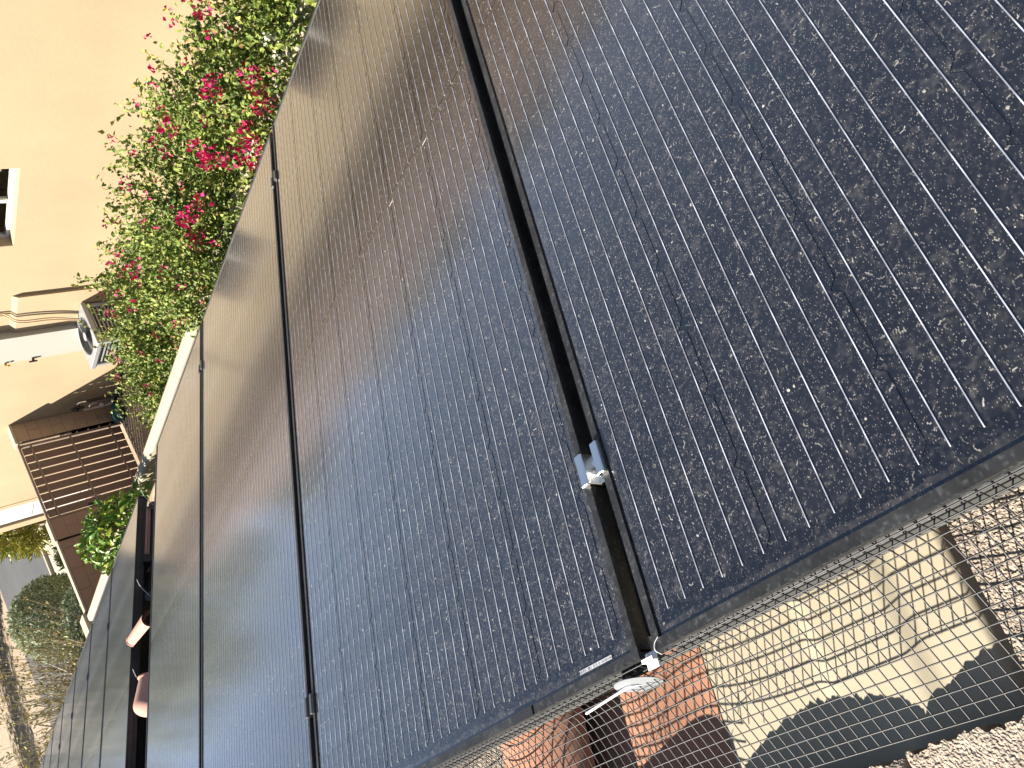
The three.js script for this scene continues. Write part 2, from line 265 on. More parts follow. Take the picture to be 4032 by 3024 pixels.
{
  const A = (n, g, m, lab) => { const p = part(roof, n, g, m); if (lab) p.userData.label = lab; return p; };
  // lower course, seen through the wire mesh
  A('clay_tile', tileGeo(-0.64, -0.266, -0.28, 0.45, u => -0.118 + 0.022 * Math.sin((u + 0.253) * -8) * (u < -0.253 ? 1 : 0), 0.016, 40, 60, 0.0035, 5), T.sand, 'rough sandy tile');
  A('clay_tile', tileGeo(-0.244, 0.108, -0.30, 0.45, u => -0.158 + 0.0045 * (smooth(-0.045, -0.072, u) - smooth(-0.150, -0.178, u)) - 0.010 * smooth(-0.230, -0.244, u) , 0.012, 80, 8), T.beige, 'smooth beige tile with a raised band');
  A('clay_tile', tileGeo(0.098, 0.32, -0.30, 0.45, u => -0.157 + 0.022 * smooth(0.095, 0.22, u), 0.014, 24, 8), T.orange, 'orange clay tile');
  A('clay_tile', tileGeo(0.288, 0.474, -0.30, 0.45, arch(0.385, 0.115, -0.128, 0.062), 0.014, 30, 8), T.orange, 'raised orange clay tile');
  A('clay_tile', tileGeo(0.462, 0.80, -0.30, 0.45, arch(0.64, 0.30, -0.135, 0.048), 0.016, 50, 60, 0.003, 8), T.sand, 'pale sandy tile');
  A('clay_tile', tileGeo(0.79, 1.12, -0.30, 0.45, arch(0.95, 0.19, -0.15, 0.07), 0.014, 24, 8), T.orange);
  // upper course: its ragged lower ends
  A('clay_tile', tileGeo(-0.66, -0.1275, -0.70, -0.137, arch(-0.36, 0.30, -0.175, 0.070), 0.030, 260, 150, 0.005, 12), T.sand, 'rough sandy tile of the upper course');
  A('clay_tile', tileGeo(-0.1215, 0.115, -0.70, -0.140, arch(-0.005, 0.14, -0.158, 0.046), 0.030, 150, 150, 0.005, 14), T.sand, 'rough sandy tile of the upper course');
  A('clay_tile', tileGeo(0.125, 0.335, -0.70, -0.128, arch(0.23, 0.118, -0.165, 0.070), 0.016, 30, 20), T.orange, 'arched clay tile end');
  A('clay_tile', tileGeo(0.37, 0.60, -0.70, -0.12, arch(0.48, 0.12, -0.13, 0.07), 0.016, 30, 20), T.orange);
  A('clay_tile', tileGeo(0.62, 0.85, -0.70, -0.12, arch(0.73, 0.12, -0.13, 0.07), 0.016, 30, 20), T.sand);
  // covers elsewhere: along the ridge, in the wide gap and along the eave
  const cover = tileGeo(-0.11, 0.11, 0, 0.44, (u, v) => -0.205 + 0.095 * Math.sqrt(Math.max(0, 1 - Math.pow(u / 0.112, 2))) + 0.012 * v, 0.013, 16, 2);
  const R = rng(7), mats = [T.orange, T.pink, T.sand, T.beige];
  const put = (u, v) => { const m = A('clay_tile', cover, mats[Math.floor(R() * 3.3)]); m.position.set(u, 0, v); m.rotation.y = (R() - 0.5) * 0.03; };
  for (let u = -3.2; u < 11.9; u += 0.27) { if (u < -0.72 || u > 1.2) { put(u, -0.68); put(u, -0.30); } if (u < 2.4 || u > 4.4) put(u, 1.92); }
    A('fascia', box(-3.5, 12, -0.45, -0.17, 2.36, 2.39), M.tan);
  // far slope beyond the ridge
  const far = part(roof, 'back_slope', box(-3.5, 12, -0.03, 0, 0, 3.2), T.orange); far.position.set(0, -0.17, -0.70); far.rotation.x = Math.PI - 2 * SL;
  // ridge caps
  for (let u = -3.2; u < 11.9; u += 0.38) { const rc = A('ridge_cap', new THREE.CylinderGeometry(0.10, 0.115, 0.42, 14, 1, true, -Math.PI / 2, Math.PI), mats[Math.floor(R() * 3)]); rc.rotation.set(0, 0, Math.PI / 2); rc.rotation.order = 'XYZ'; rc.position.set(u, -0.19, -0.70); }
}
{ // two loose clay pieces standing proud in the wide gap
  const g = onRoof(thing('barrel_tile', 'pink clay barrel tile with a broken end in the black gap', 'tile', 'clay tiles in the wide gap')); g.position.copy(roofP(3.22, 1.17, -0.024));
  const hf = (a, b) => { const r = 0.040 - 0.008 * b, t = Math.PI * (0.02 + 0.96 * a); return V3(b * 0.36 + (b > 0.98 ? 0.012 * Math.sin(a * 17) : 0), r * Math.sin(t) + 0.018 * b, -r * Math.cos(t) + 0.02 * b); };
  const outer = sheet(20, 12, hf, (a, b, p) => [p.x, p.z]), inner = sheet(20, 12, (a, b) => { const p = hf(a, b); p.y *= 0.78; p.z = 0.02 * b + (p.z - 0.02 * b) * 0.78; return p; }, (a, b, p) => [p.x, p.z]);
  part(g, 'tile_barrel', merge([outer, inner]), T.pink);
  part(g, 'broken_lip', tube([0, 0.2, 0.4, 0.6, 0.8, 1].map(a => hf(a, 1).multiplyScalar(0.985)), 0.006, 20, 6), T.pink);
  const k = onRoof(thing('barrel_tile', 'pale pink rounded clay tile in the black gap, nearest the bottom edge', 'tile', 'clay tiles in the wide gap')); k.position.copy(roofP(3.38, 0.78, -0.066));
  const f2 = (a, b) => { const end = b < 0.35 ? Math.sqrt(1 - Math.pow(1 - b / 0.35, 2)) : 1, r = (0.088 - 0.03 * b) * Math.max(end, 0.03), t = Math.PI * a; return V3(-r * Math.cos(t) * 1.25, r * Math.sin(t), 0.17 * b); };
  part(k, 'tile_barrel', sheet(24, 24, f2, (a, b, p) => [p.x, p.z]), T.pink);
  part(k, 'tile_mouth', new THREE.TorusGeometry(0.060, 0.007, 6, 20, Math.PI).translate(0, 0, 0.172), T.orange);
}
// the house under that roof
{
  const y0 = roofP(0, 2.0, -0.42).y, g = thing('near_house', 'tan walls of the house beneath the solar panels', 'house');
  part(g, 'eave_wall', metreUV(box(-3.3, 11.8, GY, y0, 1.55, 1.75)), M.houseWall);
  part(g, 'end_wall', metreUV(box(11.6, 11.8, GY, y0, -4.5, 1.55)), M.houseWall);
  part(g, 'end_wall', metreUV(box(-3.3, -3.1, GY, y0, -4.5, 1.55)), M.houseWall);
}

// ---------------------------------------------------------------- wire mesh along the upper edge of the panels
const wireMat = std(0.016, 0.016, 0.018, 0.5);
const CELL = 0.0127;
const bump = u => Math.exp(-Math.pow((u - 0.34) / 0.17, 2));
function meshPt(u, s) {                          // s = distance down the net from the frame
  const t = s / 0.156, k = bump(u), w = 0.0015 * Math.sin(u * 13 + s * 20);
  let v = -0.002, h = -0.012; const n = 12, ds = s / n;
  for (let i = 0; i < n; i++) { const q = (i + 0.5) * ds, f = (14 + 45 * smooth(0, 0.055, q)) * Math.PI / 180; v -= Math.sin(f) * ds; h -= Math.cos(f) * ds; }
  return V3(u, h + 0.036 * k * t * t + w * t, v - 0.012 * k * t);
}
{
  const g = onRoof(thing('wire_mesh_guard', 'wire mesh guard closing the gap below the nearest panels edge', 'wire mesh'));
  const R = rng(17), NU = Math.round(2.35 / CELL), NS = 13, ends = [];
  for (let i = 0; i <= NU; i++) {
    const u = -1.15 + i * CELL, lim = u < 0.09 ? NS * CELL : NS * CELL + CELL * Math.floor(4 * bump(u) + 0.8 * R()), ps = [];
    for (let k = 0; k <= 14; k++) ps.push(meshPt(u, -0.004 + (lim + 0.004) * k / 14)); ends.push(lim);
    part(g, 'cross_wire', new THREE.TubeGeometry(new THREE.CatmullRomCurve3(ps), 16, 0.00072, 5), wireMat);
  }
  for (let j = 0; j <= NS; j++) {
    const ps = []; for (let k = 0; k <= 240; k++) { const u = -1.15 + 2.35 * k / 240; const p = meshPt(u, j * CELL); p.y += 0.0008; ps.push(p); }
    part(g, 'long_wire', new THREE.TubeGeometry(new THREE.CatmullRomCurve3(ps), 300, 0.00072, 5), wireMat);
  }
  for (let j = NS + 1; j <= NS + 3; j++) { const ps = []; for (let k = 0; k <= 60; k++) { const u = 0.13 + 0.40 * k / 60; const p = meshPt(u, j * CELL); p.y += 0.0008; ps.push(p); } part(g, 'long_wire', new THREE.TubeGeometry(new THREE.CatmullRomCurve3(ps), 80, 0.00072, 5), wireMat); }
  // grey edge strip that holds the net against the frame
  part(g, 'edge_strip', box(-1.0, 1.2, -0.0345, -0.0285, -0.0055, -0.0006), std(0.10, 0.098, 0.09, 0.6));
  // snipped wire ends and loose bits
  const bits = []; for (let n = 0; n < 34; n++) { const u = 0.10 + 0.45 * R(), p = meshPt(u, NS * CELL * (0.5 + 0.6 * R())), q = p.clone().add(V3((R() - 0.5) * 0.03, -0.004 - 0.02 * R(), (R() - 0.5) * 0.03)); bits.push(rod([p, q], 0.0005, 4)); }
  part(g, 'snipped_ends', merge(bits), wireMat, 'stuff');
}
function fastener(label, pos, ang, tilt, len) {
  const g = onRoof(thing('mesh_fastener', label, 'fastener', 'round mesh fasteners')); g.position.copy(roofP(...pos));
  const d = part(g, 'washer', new THREE.CylinderGeometry(0.0265, 0.0265, 0.0008, 36), std(0.33, 0.35, 0.37, 0.5, { metalness: 0.5 })); d.rotation.x = tilt;
  const c = V3(Math.cos(ang), 0, Math.sin(ang));
  part(g, 'rod', tube([V3(0, -0.02, 0), V3(0, 0.004, 0), V3(0, 0.009, 0).addScaledVector(c, 0.006), V3(0, 0.010, 0).addScaledVector(c, 0.02), V3(0, 0.008, 0).addScaledVector(c, len)], 0.0017, 20, 8), std(0.72, 0.72, 0.72, 0.35, { metalness: 0.2 }));
}
fastener('grey round fastener with a long white rod on the orange tiles', [0.078, -0.0125, -0.034], -0.06, -1.40, 0.092);
solo('shadow_plate', onRoofGeo(box(0.237, 0.286, 0.0004, 0.0016, -0.0008, 0.0108)), M.black, 'flat black plate added as a shadow on the frame edge above the orange tiles', 'clip');  // thin black plate added in place of a small cast shadow on the frame
solo('end_clip', onRoofGeo(merge([box(0.009, 0.0265, -0.0075, -0.0015, -0.005, -0.0012), box(0.009, 0.0265, -0.0085, -0.0076, -0.012, 0.004)])), std(0.80, 0.80, 0.79, 0.4), 'small white metal clip at the end of the nearest black gap', 'clip');
solo('steel_bracket', onRoofGeo(merge([box(0.005, 0.021, -0.031, -0.027, 0.004, 0.020), box(0.0182, 0.021, -0.027, -0.012, 0.004, 0.020)])), M.silver, 'small silver bracket inside the end of the nearest gap', 'bracket');
solo('loose_wire', onRoofGeo(tube([V3(-0.0105, 0.0012, 0.011), V3(-0.0045, 0.0024, 0.0065), V3(-0.0015, 0.0016, 0.001), V3(-0.001, -0.006, -0.0035)], 0.0006, 16, 5)), std(0.6, 0.6, 0.6, 0.4), 'thin pale wire curling over the frame corner', 'wire');
function onRoofGeo(g) { return g.rotateX(SL); }

{ // black net under the near side of the far panels, and its pale ties
  const g = onRoof(thing('side_mesh_guard', 'black wire mesh under the edge of the far panels, in the wide gap', 'wire mesh')); g.position.copy(roofP(3.634, 0, 0));
  const gs = [], mk = (a, b) => gs.push(rod([a, b], 0.0006, 4));
  for (let v = 0; v <= 1.99; v += CELL) mk(V3(-0.002, -0.03, v), V3(-0.014, -0.175, v)); for (let k = 0; k <= 11; k++) mk(V3(-0.002 - 0.0011 * k, -0.03 - k * CELL, 0), V3(-0.002 - 0.0011 * k, -0.03 - k * CELL, 1.99));
  part(g, 'wire_net', merge(gs), std(0.008, 0.008, 0.009, 0.5), 'stuff');
  part(g, 'edge_strip', box(-0.006, -0.0006, -0.042, -0.034, 0, 1.99), M.black);
}
for (const [v, a, lab] of [[1.93, 2.2, 'pale bent tie in the black gap, closest to the leaves'], [1.42, 1.9, 'pale tie in the black gap between the leaves and the broken tile'], [0.97, 1.7, 'pale tie beside the rounded pink tile in the black gap']]) {
  const g = onRoof(thing('cable_tie', lab, 'cable tie', 'pale ties in the wide gap')); g.position.copy(roofP(3.615, v, -0.075));
  const d = part(g, 'tie_disc', new THREE.CylinderGeometry(0.024, 0.024, 0.002, 20), std(0.05, 0.055, 0.07, 0.5)); d.rotation.z = Math.PI / 2;
  part(g, 'tie_tail', tube([V3(-0.004, 0, 0), V3(-0.012, 0.022, 0.018), V3(-0.014, 0.05, 0.05), V3(-0.012, 0.066, 0.085)], 0.0017, 14, 5), std(0.62, 0.62, 0.64, 0.5));
}

// ---------------------------------------------------------------- ground, road, pavement
const gravelMap = tex(1024, 1024, (u, v, o) => { const a = vnoise(u * 120, v * 120, 5, 120), b = vnoise(u * 260, v * 260, 6, 260), c = fbm(u * 6, v * 6, 7, 3, 6); const k = 0.19 + 0.19 * a + 0.10 * (b - 0.5) + 0.11 * (c - 0.5); o[0] = k * 1.08; o[1] = k * 0.82; o[2] = k * 0.58; });
gravelMap.repeat.set(0.5, 0.5); const gb = grainBump.clone(); gb.repeat.set(0.5, 0.5); gb.needsUpdate = true;
const gravel = new THREE.MeshStandardMaterial({ map: gravelMap, bumpMap: gb, bumpScale: 0.02, roughness: 0.95 });
{ const g = new THREE.PlaneGeometry(900, 900, 1, 1); g.rotateX(-Math.PI / 2); g.translate(0, GY, 0); structure('ground', metreUV(g), gravel); }
const asphaltMap = tex(512, 512, (u, v, o) => { const k = 0.060 + 0.02 * (vnoise(u * 200, v * 200, 15, 200) - 0.5) + 0.025 * (fbm(u * 4, v * 4, 16, 3, 4) - 0.5); o[0] = k * 0.96; o[1] = k; o[2] = k * 1.06; }); asphaltMap.repeat.set(0.25, 0.25);
structure('road', metreUV(box(24.0, 33.5, GY - 0.1, GY + 0.004, -60, 90)), new THREE.MeshStandardMaterial({ map: asphaltMap, roughness: 0.9 }));
const concrete = stucco(0.34, 0.30, 0.235, 0.10, 61);
structure('pavement', metreUV(box(21.6, 23.9, GY - 0.1, GY + 0.03, -60, 90)), concrete);
structure('kerb', metreUV(box(23.9, 24.05, GY - 0.1, GY + 0.12, -60, 90)), concrete);

// ---------------------------------------------------------------- the house across the side yard
const HZ = 8.2;
{
  const g = thing('tan_house', 'tan stucco house with a white framed window behind the flowering hedge', 'house');
  const wins = [[7.57, 9.02, 1.98, 2.98], [3.75, 5.1, 1.98, 2.98], [-1.5, 0.2, 1.98, 2.98]];
  const s = new THREE.Shape([[-9, 0], [17.25, 0], [17.25, 4.10], [-9, 4.10]].map(p => new THREE.Vector2(...p)));
  for (const [a, b, c, d] of wins) s.holes.push(new THREE.Path([[a, c], [a, d], [b, d], [b, c]].map(p => new THREE.Vector2(...p))));
  const wg = new THREE.ExtrudeGeometry(s, { depth: 0.24, bevelEnabled: true, bevelSize: 0.012, bevelThickness: 0.012, bevelSegments: 2 }); wg.translate(0, GY, HZ);
  part(g, 'front_wall', metreUV(wg), M.houseWall);
  part(g, 'end_wall', metreUV(box(18.35, 18.6, GY, GY + 4.10, HZ, HZ + 9)), M.houseWall);
  part(g, 'end_wall', metreUV(box(-9.2, -9, GY, GY + 4.10, HZ, HZ + 9)), M.houseWall);
  part(g, 'rear_wall', metreUV(box(-9, 18.35, GY, GY + 4.10, HZ + 8.8, HZ + 9)), M.houseWall);
  part(g, 'corner_wall', metreUV(box(17.25, 17.4, GY, GY + 4.10, HZ - 0.02, HZ + 0.2)), M.houseWall);
  part(g, 'corner_wall', metreUV(box(17.4, 18.6, GY + 2.3, GY + 4.10, HZ - 0.02, HZ + 0.2)), M.houseWall);
  const door = part(g, 'door', box(17.42, 18.34, GY + 0.02, GY + 2.28, HZ + 0.05, HZ + 0.1), M.white); door.userData.label = 'white door at the far end';
  part(door, 'door_panel', box(17.52, 18.24, GY + 0.2, GY + 1.0, HZ + 0.035, HZ + 0.0495, 0.006), M.white);
  part(door, 'door_panel', box(17.52, 18.24, GY + 1.15, GY + 2.1, HZ + 0.035, HZ + 0.0495, 0.006), M.white);
  part(g, 'floor_slab', box(-9, 18.35, GY - 0.1, GY + 0.02, HZ + 0.25, HZ + 8.8), concrete);
  part(g, 'ceiling', box(-9, 18.35, GY + 3.6, GY + 3.7, HZ + 0.25, HZ + 8.8), M.tan);
  for (const [a, b, c, d] of wins) {
    const z = HZ + 0.13, w = part(g, 'window', merge([box(a, b, GY + c, GY + c + 0.055, z, z + 0.06), box(a, b, GY + d - 0.055, GY + d, z, z + 0.06), box(a, a + 0.055, GY + c + 0.056, GY + d - 0.056, z, z + 0.06), box(b - 0.055, b, GY + c + 0.056, GY + d - 0.056, z, z + 0.06)]), M.white);
    const m = (a + b) / 2;
    part(w, 'mullion', box(m - 0.03, m + 0.03, GY + c + 0.056, GY + d - 0.056, z - 0.004, z + 0.056), M.white);
    const pane = new THREE.MeshPhysicalMaterial({ color: lin(0.9, 0.92, 0.9), transmission: 1, roughness: 0.02, thickness: 0, ior: 1.5 });
    part(w, 'pane', box(a + 0.056, m - 0.031, GY + c + 0.056, GY + d - 0.056, z + 0.025, z + 0.031), pane);
    part(w, 'pane', box(m + 0.031, b - 0.056, GY + c + 0.056, GY + d - 0.056, z + 0.025, z + 0.031), pane);
    part(w, 'sill', box(a + 0.002, b - 0.002, GY + c - 0.0, GY + c + 0.006, HZ - 0.01, z - 0.001), M.houseWall);
    part(w, 'blind', box(a + 0.06, m - 0.35, GY + c + 0.1, GY + d, z + 0.18, z + 0.20), std(0.42, 0.37, 0.29, 0.9));
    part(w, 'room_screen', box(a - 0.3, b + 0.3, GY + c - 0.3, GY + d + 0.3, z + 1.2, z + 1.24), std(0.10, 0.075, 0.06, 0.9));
  }
  // stepped-out lower wall beside the cabinet
  const po = part(g, 'lower_wall_band', metreUV(new THREE.ExtrudeGeometry(new THREE.Shape([[0, 0], [0.045, 0], [0.045, 1.88], [0, 1.95]].map(p => new THREE.Vector2(...p))), { depth: 0.90, bevelEnabled: false }).rotateY(-Math.PI / 2).scale(1, 1, -1).translate(11.03, GY, HZ - 0.0135)), M.houseWall);
  // eave and roof (mirrored in the panels)
  const ez = HZ - 0.33, ey = GY + 4.12, pitch = 17 * Math.PI / 180, rl = 5.2 / Math.cos(pitch);
  part(g, 'fascia', box(-9.5, 18.9, ey - 0.02, ey + 0.16, ez - 0.03, ez), std(0.20, 0.13, 0.085, 0.8));
  part(g, 'soffit', box(-9.5, 18.9, ey - 0.0, ey + 0.02, ez + 0.0005, HZ - 0.014), M.tan);
  const clayRoof = new THREE.MeshStandardMaterial({ map: clay(0.36, 0.28, 0.23, 131), roughness: 0.9 });
  const slope = (dir) => { const gs = [box(-9.6, 19.0, -0.05, 0, 0, rl)]; for (let x = -9.4; x < 18.9; x += 0.30) gs.push(new THREE.CylinderGeometry(0.095, 0.095, rl, 8, 1, true, 0, Math.PI).rotateZ(Math.PI / 2).rotateY(Math.PI / 2).rotateX(0).translate(x, -0.01, rl / 2)); return merge(gs.map(q => q.index ? q.toNonIndexed() : q)); };
  const r1 = part(g, 'front_roof_slope', slope(), clayRoof); r1.rotation.x = -pitch; r1.position.set(0, ey + 0.18, ez - 0.06);
  const r2 = part(g, 'rear_roof_slope', slope(), clayRoof); r2.rotation.set(-pitch, Math.PI, 0, 'YXZ'); r2.position.set(9.4, ey + 0.18, ez - 0.06 + 10.4);
}
{ // grey service cabinet
  const g = thing('service_cabinet', 'tall pale grey metal cabinet on the tan wall above the air conditioner', 'cabinet');
  const grey = std(0.40, 0.395, 0.35, 0.5), x0 = 11.0, x1 = 11.66, z0 = HZ - 0.15;
  part(g, 'cabinet_body', box(x0, x1, GY + 0.55, GY + 2.5, z0 + 0.012, HZ - 0.014), grey);
  const d = part(g, 'cabinet_door', box(x0 - 0.005, x1 + 0.005, GY + 0.56, GY + 2.49, z0, z0 + 0.011, 0.003), grey);
  part(d, 'latch', merge([box(x1 - 0.02, x1 + 0.03, GY + 1.60, GY + 1.63, z0 - 0.03, z0 - 0.001), box(x1 + 0.0, x1 + 0.03, GY + 1.56, GY + 1.68, z0 - 0.045, z0 - 0.031)]), M.darkMetal);
  part(d, 'padlock', merge([box(x1 - 0.01, x1 + 0.03, GY + 1.99, GY + 2.03, z0 - 0.03, z0 - 0.001, 0.004), box(x1, x1 + 0.035, GY + 1.95, GY + 1.99, z0 - 0.045, z0 - 0.031, 0.004)]), std(0.55, 0.38, 0.10, 0.3, { metalness: 0.8 }));
  part(g, 'shaded_gap_strip', box(x1 + 0.012, x1 + 0.07, GY + 0.3, GY + 2.5, HZ - 0.06, HZ - 0.014), std(0.16, 0.13, 0.10, 0.7));  // dark colour stands in for the shaded gap between cabinet and trim
  part(g, 'side_trim', box(x1 + 0.072, x1 + 0.125, GY + 0.1, GY + 2.5, HZ - 0.10, HZ - 0.014), std(0.50, 0.33, 0.22, 0.8));
}
for (const [o, lab] of [[0, 'thin tan pipe running down the wall, nearer the window'], [0.05, 'thin tan pipe running down the wall, nearer the grey cabinet']]) {
  solo('refrigerant_pipe', tube([V3(10.50 + o, GY + 3.4, HZ - 0.03), V3(10.50 + o, GY + 2.2, HZ - 0.03), V3(10.52 + o, GY + 2.02, HZ - 0.035), V3(10.60 + o, GY + 1.9, HZ - 0.115), V3(10.66 + o, GY + 1.4, HZ - 0.12), V3(10.85 + o * 0.5, GY + 0.8, HZ - 0.13), V3(10.95, GY + 0.45, HZ - 0.14)], 0.011, 40, 8), std(0.50, 0.37, 0.235, 0.7), lab, 'pipe', 'pipes on the tan wall');
}
{ // air conditioner
  const g = thing('air_conditioner', 'grey outdoor air conditioner with a round fan grille beside the hedge', 'air conditioner'); g.position.set(10.84, GY, 7.76); g.rotation.y = -0.05;
  const w = 0.335, top = 0.99, shell = std(0.33, 0.34, 0.35, 0.45, { metalness: 0.3 }), lid = std(0.28, 0.29, 0.30, 0.4, { metalness: 0.2 });
  part(g, 'pad', box(-0.42, 0.42, 0, 0.09, -0.40, 0.40, 0.01), concrete);
  part(g, 'coil_core', box(-w + 0.03, w - 0.03, 0.10, top - 0.06, -w + 0.03, w - 0.03), std(0.05, 0.05, 0.055, 0.6));
  for (const a of [-1, 1]) for (const b of [-1, 1]) part(g, 'corner_post', box(a * w - 0.035, a * w + 0.035, 0.09, top - 0.05, b * w - 0.035, b * w + 0.035, 0.012), shell);
  for (let k = 0; k < 15; k++) { const y = 0.16 + k * 0.056; for (const a of [-1, 1]) { part(g, 'louvre', box(a * w - 0.006, a * w + 0.006, y, y + 0.02, -w + 0.036, w - 0.036), shell); part(g, 'louvre', box(-w + 0.036, w - 0.036, y, y + 0.02, a * w - 0.006, a * w + 0.006), shell); } }
  const ls = new THREE.Shape([[-w - 0.04, -w - 0.04], [w + 0.04, -w - 0.04], [w + 0.04, w + 0.04], [-w - 0.04, w + 0.04]].map(p => new THREE.Vector2(...p))); const hole = new THREE.Path(); hole.absarc(0, 0, 0.30, 0, 6.2832, true); ls.holes.push(hole);
  part(g, 'top_plate', new THREE.ExtrudeGeometry(ls, { depth: 0.05, bevelEnabled: true, bevelSize: 0.012, bevelThickness: 0.012, bevelSegments: 3, curveSegments: 40 }).rotateX(-Math.PI / 2).translate(0, top - 0.05, 0), lid);
  const gr = part(g, 'fan_grille', merge([...Array(12)].map((_, k) => new THREE.TorusGeometry(0.085 + k * 0.0195, 0.003, 5, 56).rotateX(Math.PI / 2).translate(0, top + 0.02, 0))), M.darkMetal);
  for (let k = 0; k < 6; k++) part(gr, 'grille_spoke', rod([V3(0.08 * Math.cos(k * 1.047), top + 0.018, 0.08 * Math.sin(k * 1.047)), V3(0.305 * Math.cos(k * 1.047), top + 0.014, 0.305 * Math.sin(k * 1.047))], 0.004, 5), M.darkMetal);
  part(g, 'fan_hub', new THREE.CylinderGeometry(0.07, 0.075, 0.03, 28).translate(0, top + 0.012, 0), lid);
  for (let k = 0; k < 4; k++) { const b = part(g, 'fan_blade', new THREE.BoxGeometry(0.20, 0.004, 0.12).rotateX(0.4).translate(0.17, top - 0.08, 0), std(0.28, 0.29, 0.30, 0.5)); b.rotation.y = k * Math.PI / 2 + 0.3; }
}
{ // water valve pipes by the wall
  const g = thing('backflow_valve', 'white pipe loop with valves and a black standpipe in the shaded corner', 'valve');
  const z = HZ - 0.20, pale = std(0.50, 0.42, 0.36, 0.6);
  part(g, 'black_standpipe', rod([V3(13.30, GY, z), V3(13.30, GY + 0.64, z)], 0.030, 14), M.black);
  part(g, 'chrome_elbow', tube([V3(13.30, GY + 0.63, z), V3(13.30, GY + 0.74, z), V3(13.33, GY + 0.78, z), V3(13.42, GY + 0.78, z)], 0.018, 16, 10), M.silver);
  part(g, 'valve_body', merge([box(13.40, 13.56, GY + 0.74, GY + 0.82, z - 0.035, z + 0.035, 0.01), box(13.46, 13.50, GY + 0.66, GY + 0.74, z - 0.02, z + 0.02)]), M.darkMetal);
  part(g, 'valve_handle', new THREE.CylinderGeometry(0.045, 0.045, 0.02, 12).rotateX(Math.PI / 2).translate(13.50, GY + 0.84, z), M.darkMetal);
  part(g, 'pipe_loop', tube([V3(13.60, GY + 0.66, z), V3(13.58, GY + 0.20, z), V3(13.55, GY + 0.16, z), V3(13.40, GY + 0.15, z)], 0.020, 24, 8), pale);
  part(g, 'pipe_loop', tube([V3(13.60, GY + 0.56, z), V3(13.48, GY + 0.56, z), V3(13.44, GY + 0.52, z), V3(13.43, GY + 0.44, z)], 0.016, 16, 8), pale);
  part(g, 'valve_bell', new THREE.LatheGeometry([[0, 0], [0.045, 0], [0.05, 0.03], [0.03, 0.08], [0, 0.09]].map(p => new THREE.Vector2(...p)), 14).rotateZ(Math.PI / 2).translate(13.58, GY + 0.34, z), pale);
  part(g, 'ground_pipe', rod([V3(12.2, GY + 0.02, HZ - 0.05), V3(13.75, GY + 0.02, HZ - 0.05)], 0.022, 8), M.black);
  const bagF = (a, b) => { const t = a * 6.2832, q = b * Math.PI, r = 0.17 * Math.sin(q) * (1 + 0.18 * Math.sin(3 * t + 4 * b) + 0.1 * Math.sin(7 * t)); return V3(13.62 + r * 1.2 * Math.cos(t), GY + 0.11 - 0.12 * Math.cos(q), HZ - 0.42 + r * Math.sin(t)); };
  solo('teal_bag', sheet(28, 14, bagF), std(0.01, 0.085, 0.08, 0.5), 'crumpled teal bag on the ground in the shaded corner', 'bag');
}

// ---------------------------------------------------------------- gate wall (runs away from the house) and the yard wall
const WX = 14.0;
function blockWall(g, z0, z1, h, x0, x1, mat = M.block) {        // recessed mortar core, blocks proud of it
  part(g, 'mortar', box(x0 + 0.006, x1 - 0.006, GY, GY + h - 0.004, z0 + 0.004, z1 - 0.004), std(0.24, 0.165, 0.12, 0.95));
  const rows = Math.round(h / 0.2), bh = h / rows;
  for (let r = 0; r < rows; r++) { let z = z0 - (r % 2 ? 0.2 : 0); while (z < z1 - 0.01) { const a = Math.max(z, z0), b = Math.min(z + 0.4, z1); if (b - a > 0.05) part(g, 'block', metreUV(box(x0, x1, GY + r * bh + 0.004, GY + (r + 1) * bh - 0.004, a + 0.004, b - 0.004)), mat); z += 0.4; } }
}
{
  const g = thing('block_pier', 'short block wall beside the shaded house corner, hinge side of the gate', 'wall'); blockWall(g, 7.80, HZ - 0.015, 1.78, WX - 0.10, WX + 0.10, M.tan);
  part(g, 'cap', metreUV(box(WX - 0.115, WX + 0.115, GY + 1.781, GY + 1.83, 7.78, HZ - 0.015, 0.01)), M.yardWall);
  const k = thing('block_pier', 'short block wall at the latch side of the gate', 'wall'); blockWall(k, 5.78, 6.18, 1.78, WX - 0.10, WX + 0.10);
  part(k, 'cap', metreUV(box(WX - 0.115, WX + 0.115, GY + 1.781, GY + 1.83, 5.76, 6.20, 0.01)), M.yardWall);
  const w = thing('brown_block_wall', 'shaded brown block wall between the gate and the pale corner post', 'wall'); blockWall(w, 4.40, 5.755, 1.76, WX - 0.075, WX + 0.075);
  part(w, 'cap', metreUV(box(WX - 0.08, WX + 0.08, GY + 1.761, GY + 1.80, 4.40, 5.755, 0.008)), M.yardWall);
  const c = thing('corner_post', 'pale square post where the brown wall meets the pale wall', 'post'); part(c, 'post_body', metreUV(box(WX - 0.02, WX + 0.30, GY, GY + 1.78, 4.06, 4.395)), M.yardWall); part(c, 'post_cap', metreUV(box(WX - 0.05, WX + 0.33, GY + 1.781, GY + 1.85, 4.03, 4.398, 0.012)), M.yardWall);
}
